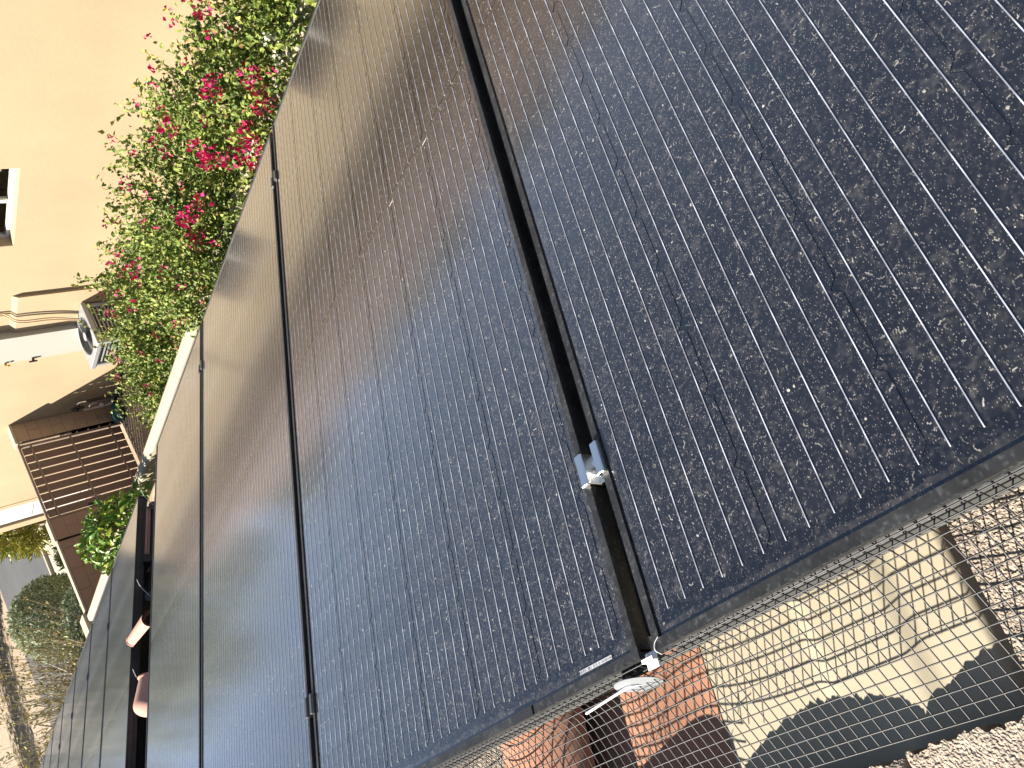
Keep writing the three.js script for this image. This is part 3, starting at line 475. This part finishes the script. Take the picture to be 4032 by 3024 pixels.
{
  const g = thing('garden_gate', 'dark brown slatted gate with light showing between its upright boards', 'gate');
  const bm = std(0.155, 0.098, 0.075, 0.6), rm = std(0.21, 0.155, 0.125, 0.6), z0 = 6.21, z1 = 7.77, n = 9, step = (z1 - z0 - 0.10) / n;
  for (const z of [z0 + 0.02, z1 - 0.02]) part(g, 'frame_post', box(WX - 0.03, WX + 0.03, GY + 0.02, GY + 1.80, z - 0.02, z + 0.02, 0.004), rm);
  part(g, 'top_rail', box(WX - 0.03, WX + 0.03, GY + 1.762, GY + 1.80, z0 + 0.041, z1 - 0.041, 0.004), rm);
  for (let k = 0; k < n; k++) { const a = z0 + 0.05 + k * step + 0.012, b = z0 + 0.05 + (k + 1) * step - 0.012; part(g, 'board', box(WX - 0.009, WX + 0.009, GY + 0.05, GY + 1.75, a, b), bm); }
  for (const y of [0.22, 0.92, 1.58]) part(g, 'cross_rail', box(WX - 0.034, WX - 0.0095, GY + y, GY + y + 0.035, z0 + 0.041, z1 - 0.041, 0.003), rm);
  part(g, 'latch', box(WX - 0.07, WX - 0.031, GY + 1.0, GY + 1.12, z0 + 0.05, z0 + 0.09, 0.006), M.darkMetal);
}
{
  const g = thing('yard_wall', 'long pale stucco wall between the hedge and the solar panels', 'wall');
  const s = new THREE.Shape([[4.21, 0], [4.36, 0], [4.36, 1.765], [4.345, 1.79], [4.32, 1.80], [4.255, 1.80], [4.225, 1.79], [4.21, 1.77]].map(p => new THREE.Vector2(...p)));
  const seg = (a, b) => part(g, 'wall_section', metreUV(new THREE.ExtrudeGeometry(s, { depth: b - a, bevelEnabled: false, steps: 1 }).rotateY(-Math.PI / 2).scale(-1, 1, 1).translate(a, GY, 0)), M.yardWall);
  for (const [a, b] of [[-8, -3.2], [-3.194, 1.7], [1.706, 6.6], [6.606, 11.4], [11.406, 13.97]]) seg(a, b);
}

// ---------------------------------------------------------------- plants
function leafGeo(l, w, fold = 0.25, droop = 0.15) {
  const f = w * fold, p = [0, 0, 0, -w / 2, f, l * 0.42, 0, 0, l * 0.5, w / 2, f, l * 0.42, 0, -l * droop, l, -w * 0.3, f * 0.4, l * 0.75, w * 0.3, f * 0.4, l * 0.75];
  const idx = [0, 2, 1, 0, 3, 2, 1, 2, 5, 2, 4, 5, 2, 3, 6, 2, 6, 4];
  const g = new THREE.BufferGeometry(); g.setAttribute('position', new THREE.Float32BufferAttribute(p, 3)); g.setAttribute('uv', new THREE.Float32BufferAttribute(new Array(14).fill(0), 2)); g.setIndex(idx); g.computeVertexNormals(); return g;
}
const leafMat = (r = 0.55, t = 0.28) => new THREE.MeshPhysicalMaterial({ color: 0xffffff, roughness: r, side: THREE.DoubleSide, transmission: t, thickness: 0, ior: 1.3 });
const plainLeaf = (r = 0.7) => new THREE.MeshStandardMaterial({ color: 0xffffff, roughness: r, side: THREE.DoubleSide });
// list of {p, d, s, c}: position, pointing direction, scale, colour
function leaves(parent, name, list, geo, mat, R) {
  const m = new THREE.InstancedMesh(geo, mat, list.length); m.name = name; sh(m); m.userData.kind = 'stuff';
  const q = new THREE.Quaternion(), q2 = new THREE.Quaternion(), mt = new THREE.Matrix4(), z = V3(0, 0, 1), sc = V3(), xx = V3(), yy = V3(), zz = V3(), col = new THREE.Color();
  list.forEach((e, i) => { if (e.n) { zz.copy(e.d).normalize(); xx.crossVectors(e.n, zz); if (xx.lengthSq() < 1e-6) xx.set(1, 0, 0); xx.normalize(); yy.crossVectors(zz, xx); q.setFromRotationMatrix(mt.makeBasis(xx, yy, zz)); } else { q.setFromUnitVectors(z, e.d.clone().normalize()); q2.setFromAxisAngle(z, R() * 6.2832); q.multiply(q2); } sc.setScalar(e.s); mt.compose(e.p, q, sc); m.setMatrixAt(i, mt); m.setColorAt(i, col.setRGB(e.c[0], e.c[1], e.c[2])); });
  parent.add(m); return m;
}
const rdir = R => { const z = 2 * R() - 1, a = R() * 6.2832, r = Math.sqrt(1 - z * z); return V3(r * Math.cos(a), z, r * Math.sin(a)); };
const mixc = (a, b, t) => [a[0] + (b[0] - a[0]) * t, a[1] + (b[1] - a[1]) * t, a[2] + (b[2] - a[2]) * t];
const stemMat = std(0.16, 0.11, 0.07, 0.9);

{ // bougainvillea hedge behind the pale wall
  const g = thing('bougainvillea_hedge', 'leafy green hedge full of magenta flowers in front of the tan house', 'hedge');
  const R = rng(4242), top = x => 2.26 + 0.08 * Math.sin(1.7 * x) + 0.06 * Math.sin(4.1 * x + 1) - 0.33 * Math.max(0, x - 5.5) + 0.24 * smooth(5.6, 6.6, x), zn = x => 3.62 + 0.78 * smooth(5.3, 6.2, x), ZF = 5.75;
  const surf = (x, a, k) => { const z0 = zn(x), zc = (z0 + ZF) / 2, hw = (ZF - z0) / 2, c = Math.cos(a), s = Math.sin(a), e = 2 / 2.6; return V3(x, GY + k * top(x) * Math.pow(Math.abs(s), e), zc - k * hw * Math.sign(c) * Math.pow(Math.abs(c), e)); };
  const G1 = [0.14, 0.20, 0.034], G2 = [0.30, 0.35, 0.07], G3 = [0.075, 0.13, 0.024], G4 = [0.24, 0.20, 0.10], RD = [0.30, 0.10, 0.07];
  const L = [], stems = [];
  const lump = (x, a) => 0.80 + 0.34 * fbm(x * 2.3 + 7, a * 3.1, 77, 3);
  const up = V3(0, 1, -0.35), add = (p, d, dark, tip) => { const t = R(); let c = t < 0.5 ? mixc(G1, G3, R()) : mixc(G1, G2, R()); if (tip) c = mixc(G2, R() < 0.3 ? RD : G1, R() * 0.7); if (t > 0.985) c = G4; L.push({ p, d, n: up.clone().add(rdir(R).multiplyScalar(0.9)), s: 0.65 + 0.6 * R(), c }); };
  // outer shoots with leaves along them
  for (let n = 0; n < 2900; n++) {
    const x = 0.3 + 8.35 * R(), a = n % 3 === 0 ? 0.10 + 0.85 * R() : 0.12 + 2.5 * R() * (R() < 0.25 ? 1 : 0.72), k = lump(x, a), p0 = surf(x, a, k * 0.90), c = surf(x, a, 0.2), o = p0.clone().sub(c).normalize();
    const d = o.multiplyScalar(0.8).add(V3((R() - 0.5) * 1.3, 0.35 + 0.5 * R(), (R() - 0.5) * 0.9)).normalize(), len = 0.14 + 0.28 * Math.pow(R(), 1.5) + (R() < 0.04 ? 0.25 : 0), q = p0.clone(), nl = Math.round(len / 0.021), side = rdir(R);
    const pts = [q.clone()]; let ok = fbm(x * 3.3, a * 4 + k, 55, 3) > 0.34;
    for (let i = 0; i < nl; i++) { q.addScaledVector(d, 0.021); d.add(V3((R() - 0.5) * 0.14, -0.015, (R() - 0.5) * 0.14)).normalize(); const dir = d.clone().multiplyScalar(0.35).add(rdir(R)).add(V3(0, 0.15, 0)); add(q.clone(), dir, !ok && R() < 0.5, i > nl - 4); if (i % 5 === 4) pts.push(q.clone()); }
    if (pts.length > 1 && n % 2 === 0) stems.push(rod(pts, 0.0022, 3));
  }
  // leaf mass under the shoots
  for (let n = 0; n < 95000; n++) {
    const x = 0.2 + 8.5 * R(), a = n % 3 === 0 ? 0.05 + 0.8 * R() : 0.02 + 3.0 * R(), k = lump(x, a), f = fbm(x * 2.9, a * 3.6, 55, 3); if (f < 0.40 && R() < 0.75) continue;
    const dep = 0.72 + 0.26 * Math.sqrt(R()), p = surf(x, a, k * dep).add(rdir(R).multiplyScalar(0.05)); add(p, rdir(R).add(V3(0, 0.3, -0.2)), dep < 0.88, false);
  }
  leaves(g, 'foliage', L, leafGeo(0.047, 0.030), leafMat(0.62, 0.25), R);
  for (let k = 0; k < 7; k++) { const x = 1.0 + k * 1.15, pts = [V3(x, GY, 5.1), V3(x + 0.1, GY + 0.6, 5.0), V3(x - 0.1 + 0.3 * R(), GY + 1.3, 5.1), V3(x + 0.3, GY + 1.9 * top(x) / 2.4, 5.0)]; part(g, 'trunk', branch(pts, 0.05, 0.015, 10, 7), stemMat); }
  for (let n = 0; n < 160; n++) { const x = 0.6 + 7.8 * R(), a = 0.2 + 2.4 * R(); stems.push(rod([V3(x + (R() - 0.5) * 0.6, GY + 0.8 * top(x) / 2.4, 5.1), surf(x, a, 0.6), surf(x + (R() - 0.5) * 0.2, a + (R() - 0.5) * 0.2, lump(x, a) * 0.95)], 0.004, 4)); }
  part(g, 'stems', merge(stems), stemMat, 'stuff');
  const I = []; for (let n = 0; n < 26000; n++) { const x = 0.2 + 8.4 * R(), a = 0.03 + 3.0 * R(), p = surf(x, a, lump(x, a) * (0.55 + 0.28 * R())); I.push({ p, d: rdir(R), n: up.clone().add(rdir(R)), s: 0.8 + 0.5 * R(), c: R() < 0.5 ? mixc(G1, G3, R()) : mixc(G1, G2, R()) }); }
  leaves(g, 'inner_foliage', I, leafGeo(0.085, 0.055), plainLeaf(0.8), R);
  // flower clusters (papery bracts)
  const big = [[2.97, -2.15, 4.37], [3.06, -2.15, 4.36], [2.79, -2.3, 4.27], [2.86, -2.37, 4.23], [3.0, -2.43, 4.19], [3.23, -2.39, 4.19], [3.33, -2.43, 4.16], [3.45, -2.42, 4.17], [3.47, -2.49, 4.14], [3.52, -2.14, 4.33], [3.54, -2.24, 4.27], [3.61, -2.2, 4.29], [3.54, -2.32, 4.22], [4.14, -2.21, 4.27], [4.22, -2.17, 4.27], [4.33, -2.25, 4.22], [4.0, -2.26, 4.26], [4.42, -2.29, 4.19], [4.96, -1.93, 4.4], [4.97, -2.43, 4.13], [3.48, -1.98, 4.49], [2.56, -2.06, 4.6], [2.93, -2.44, 4.18], [3.3, -2.4, 4.18]];
  const small = [[2.81, -1.96, 4.74], [3.14, -1.89, 4.69], [3.24, -1.9, 4.63], [3.02, -1.89, 4.87], [3.5, -1.86, 4.8], [3.38, -1.95, 4.55], [3.41, -2.01, 4.44], [4.83, -1.83, 4.48], [4.05, -1.84, 4.98], [4.39, -1.95, 4.41], [4.84, -1.81, 4.52], [4.62, -1.75, 4.64], [5.03, -1.82, 4.58], [2.75, -1.97, 4.81], [2.77, -1.99, 4.67], [2.93, -2.02, 4.51], [3.95, -1.89, 4.72], [4.22, -1.84, 4.65], [2.67, -2.11, 4.49], [2.58, -2.2, 4.39], [4.13, -2.09, 4.35], [3.97, -1.98, 4.49], [3.26, -2.14, 4.33], [4.75, -2.28, 4.17], [5.07, -1.99, 4.39]];
  for (let n = 0; n < 90; n++) { const p = surf(0.4 + 7.6 * R(), 0.5 + 1.5 * R(), 1.0); small.push([p.x, p.y, p.z]); }
  for (let n = 0; n < 10; n++) { const p = surf(0.4 + 1.9 * R(), 0.4 + 1.0 * R(), 1.0); big.push([p.x, p.y, p.z]); }
  const out = V3(-0.42, 0.72, -0.5).normalize(), bg = leafGeo(0.040, 0.036, 0.3, 0.1), bm = leafMat(0.6, 0.35);
  const PK = [[0.62, 0.014, 0.15], [0.50, 0.010, 0.12], [0.74, 0.05, 0.26], [0.62, 0.03, 0.12]];
  const bract = (c, n, r, s0) => { const l = []; for (let i = 0; i < n; i++) { const o = rdir(R).multiplyScalar(r * Math.cbrt(R())), p = V3(...c).addScaledVector(out, 0.085).add(o); l.push({ p, d: o.clone().addScaledVector(out, r).add(rdir(R).multiplyScalar(0.02)), s: s0 * (0.7 + 0.5 * R()), c: PK[Math.floor(R() * 4)] }); } return l; };
  for (const c of big) leaves(g, 'flower_cluster', bract(c, 26, 0.062, 1.0), bg, bm, R);
  const sm = []; for (const c of small) sm.push(...bract(c, 3 + Math.floor(5 * R()), 0.030, 0.8)); leaves(g, 'scattered_flowers', sm, bg, bm, R);
  const wh = []; for (const c of [[2.49, -2.4, 4.23], [2.62, -2.45, 4.22], [2.5, -2.36, 4.25]]) for (let i = 0; i < 26; i++) { const o = rdir(R).multiplyScalar(0.045 * Math.cbrt(R())); wh.push({ p: V3(...c).addScaledVector(out, 0.10).add(o), d: rdir(R), s: 0.45 + 0.2 * R(), c: [0.78, 0.76, 0.62] }); }
  leaves(g, 'white_flowers', wh, bg, bm, R);
}
// rounded shrub of small leaves
function shrub(name, label, c, rad, n, leaf, cols, seed, group) {
  const g = thing(name, label, 'shrub', group), R = rng(seed), L = []; g.position.set(c[0], GY, c[2]);
  for (let i = 0; i < n; i++) {
    const d = rdir(R); if (d.y < -0.55) continue; const b = 0.84 + 0.30 * fbm(d.x * 2.4 + 5 + seed, d.y * 2.4 + d.z * 2.1, seed, 3), dep = 1 - 0.22 * R() * R();
    const p = V3(d.x * rad[0] * b * dep, c[1] - GY + d.y * rad[1] * b * dep, d.z * rad[2] * b * dep); if (p.y < 0.02) continue;
    L.push({ p, d: d.clone().multiplyScalar(0.25).add(rdir(R)).add(V3(0, 0.25, 0)), n: d.clone().add(rdir(R).multiplyScalar(0.35)).add(V3(0, 0.25, 0)), s: 0.6 + 0.8 * R(), c: mixc(cols[0], R() < 0.3 ? cols[2] : cols[1], R()) });
  }
  leaves(g, 'foliage', L, leaf, leafMat(0.7, 0.45), R);
  const st = []; for (let k = 0; k < 26; k++) { const a = R() * 6.283, r = 0.75 * Math.sqrt(R()); st.push(branch([V3(Math.cos(a) * 0.08, 0, Math.sin(a) * 0.08), V3(Math.cos(a) * r * rad[0] * 0.5, (c[1] - GY) * 0.6, Math.sin(a) * r * rad[2] * 0.5), V3(Math.cos(a) * r * rad[0], c[1] - GY + rad[1] * 0.5, Math.sin(a) * r * rad[2])], 0.014, 0.004, 5, 4)); }
  part(g, 'stems', merge(st), stemMat, 'stuff'); return g;
}
const smallLeaf = leafGeo(0.075, 0.040, 0.2, 0.1);
shrub('sage_shrub', 'big round grey-green shrub standing at the road side', [19.2, GY + 1.15, 6.10], [0.95, 1.0, 0.95], 15000, smallLeaf, [[0.26, 0.32, 0.17], [0.42, 0.47, 0.30], [0.13, 0.15, 0.08]], 901);
const sage = shrub('sage_shrub', 'grey-green shrub right behind the pale corner post', [16.5, GY + 0.85, 5.0], [0.8, 0.78, 0.86], 13000, smallLeaf, [[0.26, 0.33, 0.19], [0.42, 0.48, 0.32], [0.13, 0.17, 0.10]], 902);
{ const R = rng(33), l = []; for (let i = 0; i < 26; i++) { const d = rdir(R); d.y = Math.abs(d.y); l.push({ p: V3(d.x * 0.85, 0.95 + d.y * 0.82, d.z * 0.95), d: rdir(R), s: 0.5, c: [0.42, 0.10, 0.28] }); } leaves(sage, 'blossoms', l, smallLeaf, plainLeaf(), R); }
shrub('dark_shrub', 'dark shrub across the road behind the big round shrub', [35.8, GY + 1.3, 13.5], [1.7, 1.5, 2.4], 6000, leafGeo(0.16, 0.09), [[0.035, 0.05, 0.02], [0.07, 0.09, 0.03], [0.02, 0.03, 0.015]], 903);
{ // yellow spiky plant beyond the gate
  const g = thing('yellow_grass_plant', 'yellow-green spiky plant by the white door beyond the gate', 'plant'), R = rng(611), L = []; g.position.set(20.2, GY, 8.85);
  for (let i = 0; i < 2600; i++) { const d = rdir(R); d.y = Math.abs(d.y) * 0.9 + 0.1; const r = 0.15 + 0.48 * Math.sqrt(R()); L.push({ p: V3(d.x * r, 0.65 + d.y * r * 2.0, d.z * r), d: d.clone().add(rdir(R).multiplyScalar(0.9)).add(V3(0, -0.25, 0)), s: 0.7 + 0.7 * R(), c: mixc([0.20, 0.24, 0.03], R() < 0.25 ? [0.42, 0.26, 0.05] : [0.42, 0.42, 0.08], R()) }); }
  leaves(g, 'blades', L, leafGeo(0.26, 0.022, 0.3, 0.2), leafMat(0.5, 0.35), R);
  part(g, 'stem', branch([V3(0, 0, 0), V3(0.05, 0.5, 0), V3(0, 1.0, 0.05)], 0.05, 0.03, 6, 6), stemMat);
}
{ // twiggy desert shrub
  const g = thing('twiggy_shrub', 'sparse twiggy desert shrub with yellow-green tips beyond the far panels', 'shrub'), R = rng(712), L = [], tw = [], pale = []; g.position.set(16.9, GY, 3.15);
  for (let n = 0; n < 620; n++) {
    const a = R() * 6.283, lean = 0.12 + 0.85 * R(), len = 1.7 + 1.7 * R(), b = V3((R() - 0.5) * 1.0, 0.0, (R() - 0.5) * 1.5), d = V3(Math.cos(a) * lean, 1, Math.sin(a) * lean * 1.2 + 0.10).normalize(), q = b.clone(), pts = [q.clone()], m = 9;
    for (let i = 0; i < m; i++) { q.addScaledVector(d, len / m); d.add(V3((R() - 0.5) * 0.22, 0.02, (R() - 0.5) * 0.22)).normalize(); pts.push(q.clone());
      if (i > 1) for (let k = 0; k < 4; k++) { const p = q.clone().add(rdir(R).multiplyScalar(0.06)); L.push({ p, d: d.clone().add(rdir(R)), s: 0.5 + 0.6 * R(), c: mixc([0.17, 0.17, 0.06], R() < 0.22 ? [0.55, 0.45, 0.07] : [0.30, 0.25, 0.12], R()) }); } }
    tw.push(branch(pts, 0.011, 0.004, 9, 3));
  }
  for (let n = 0; n < 30; n++) { const q = V3((R() - 0.5) * 1.2, 0.1, (R() - 0.5) * 1.6), pts = [q.clone()], d = V3(R() - 0.5, 0.9, R() - 0.5).normalize(); for (let i = 0; i < 9; i++) { q.addScaledVector(d, 0.24 + 0.12 * R()); d.add(V3((R() - 0.5) * 1.1, 0.12, (R() - 0.5) * 1.1)).normalize(); pts.push(q.clone()); } pale.push(rod(pts, 0.014, 5)); }
  part(g, 'twigs', merge(tw), std(0.27, 0.23, 0.15, 0.9), 'stuff'); part(g, 'bare_branches', merge(pale), std(0.42, 0.39, 0.33, 0.9), 'stuff');
  leaves(g, 'foliage', L, leafGeo(0.075, 0.035), leafMat(0.7, 0.3), R);
}
shrub('low_shrub', 'low dark shrub at the foot of the twiggy shrub', [19.3, GY + 0.5, 3.2], [1.1, 0.6, 1.4], 4000, smallLeaf, [[0.05, 0.07, 0.03], [0.11, 0.13, 0.05], [0.03, 0.03, 0.02]], 905);
{ // broad-leaved bush in front of the pale wall
  const g = thing('citrus_bush', 'bright green broad-leaved bush between the pale wall and the far panels', 'bush'), R = rng(813), L = []; g.position.set(9.38, GY, 3.86);
  for (let i = 0; i < 1150; i++) { const d = rdir(R), b = 0.70 + 0.75 * fbm(d.x * 2.6 + 3, d.y * 2.6 + d.z * 2, 88, 3), dep = 1 - 0.5 * R() * R(); const p = V3(d.x * 0.76 * b * dep, 2.06 + d.y * 0.40 * b * dep, d.z * 0.30 * b * dep); L.push({ p, d: d.clone().multiplyScalar(0.5).add(rdir(R).multiplyScalar(0.8)), n: d.clone().add(rdir(R).multiplyScalar(0.5)).add(V3(0, 0.6, 0)), s: 0.7 + 0.5 * R(), c: mixc([0.09, 0.19, 0.025], R() < 0.35 ? [0.40, 0.45, 0.05] : [0.17, 0.29, 0.045], R()) }); }
  leaves(g, 'foliage', L, leafGeo(0.115, 0.052, 0.25, 0.2), leafMat(0.35, 0.22), R);
  part(g, 'trunk', branch([V3(0, 0, 0), V3(0.04, 0.8, 0), V3(0, 1.6, 0.03), V3(-0.05, 2.1, 0)], 0.05, 0.02, 8, 7), stemMat);
  for (let k = 0; k < 7; k++) { const a = k * 0.9; part(g, 'limb', branch([V3(0, 1.3 + 0.06 * k, 0), V3(Math.cos(a) * 0.3, 1.8, Math.sin(a) * 0.18), V3(Math.cos(a) * 0.55, 2.2 + 0.2 * R(), Math.sin(a) * 0.32)], 0.02, 0.006, 6, 5), stemMat); }
}
{ const R = rng(914), L = []; const g = thing('weeds', 'green weeds at the road side foot of the brown block wall', 'weeds'); g.userData.kind = 'stuff'; g.position.set(22.3, GY, 8.6);
  for (let k = 0; k < 14; k++) { const z = -2.2 + 3.9 * k / 13 + 0.2 * R(); for (let i = 0; i < 40; i++) L.push({ p: V3((R() - 0.5) * 0.25, 0.03, z + (R() - 0.5) * 0.22), d: V3(R() - 0.5, 0.9, R() - 0.5), s: 0.6 + R(), c: mixc([0.05, 0.08, 0.02], [0.13, 0.15, 0.04], R()) }); }
  leaves(g, 'foliage', L, leafGeo(0.16, 0.03), plainLeaf(), R); }
// trees beyond, which the panels mirror
const treeLeaf = leafMat(0.7, 0.45);
function tree(x, z, h, r, cols, seed) {
  const g = thing('broadleaf_tree', 'leafy tree beyond the houses, seen mirrored in the panels', 'tree', 'trees beyond the houses'), R = rng(seed), L = []; g.position.set(x, GY, z);
  part(g, 'trunk', branch([V3(0, 0, 0), V3(0.1, h * 0.25, 0.05), V3(-0.05, h * 0.55, 0), V3(0, h * 0.8, 0.1)], 0.16 + 0.012 * h, 0.05, 8, 8), stemMat);
  const blobs = []; for (let k = 0; k < 18; k++) { const a = R() * 6.283, q = r * 0.62 * Math.sqrt(R()), c = V3(Math.cos(a) * q, h * (0.14 + 0.72 * R()), Math.sin(a) * q); blobs.push([c, r * (0.35 + 0.2 * R())]); if (k < 7) part(g, 'limb', branch([V3(0, h * 0.3, 0), c.clone().multiplyScalar(0.6).add(V3(0, h * 0.2, 0)), c], 0.07, 0.02, 5, 5), stemMat); }
  for (const [c, q] of blobs) for (let i = 0; i < (cols === TS ? 130 : 330); i++) { const d = rdir(R); L.push({ p: c.clone().addScaledVector(d, q * (0.6 + 0.45 * R())), d: d.clone().multiplyScalar(0.3).add(rdir(R)), n: d.clone().add(rdir(R).multiplyScalar(0.6)).add(V3(0, 0.4, 0)), s: 0.7 + 0.7 * R(), c: mixc(cols[0], cols[1], R()) }); }
  leaves(g, 'crown', L, leafGeo(0.34, 0.20), treeLeaf, R);
}
const TG = [[0.07, 0.10, 0.03], [0.17, 0.20, 0.07]], TS = [[0.30, 0.33, 0.19], [0.46, 0.47, 0.32]];
[[11, 27, 9.9, 3.0, TG], [15.0, 29, 9.6, 3.0, TG], [19.5, 26, 9.8, 3.0, TG], [24, 28, 10.2, 3.0, TS], [28.5, 25, 9.6, 3.0, TS], [38, 24, 10.5, 3.8, TS], [38.5, 17.5, 9.4, 3.6, TS], [41, 11.5, 9.6, 3.8, TS], [43, 14.5, 9.6, 3.6, TS], [45, 6.5, 9.4, 3.8, TS], [47, 0.5, 9.5, 3.4, TG], [52, 17, 11, 4, TS], [58, 10, 11, 4.2, TS], [44, 30, 10, 3.8, TG], [6, 30, 8.5, 2.6, TG], [60, 24, 12, 4.4, TS], [66, 3, 12, 4.4, TS], [31, 33, 9.5, 3.4, TG]].forEach((t, i) => tree(...t, 1000 + i * 13));
{ // desert hill far behind
  const g = sheet(80, 8, (a, b) => { const th = -0.6 + 2.2 * a, r = 260 + 190 * b; return V3(r * Math.cos(th), GY - 1 + Math.sin(Math.min(1, b * 1.4) * Math.PI / 2) * (9 + 14 * fbm(a * 7, 1, 444, 4)), r * Math.sin(th)); });
  structure('hill', g, std(0.30, 0.27, 0.20, 1));
}
renderer.render(scene, camera);
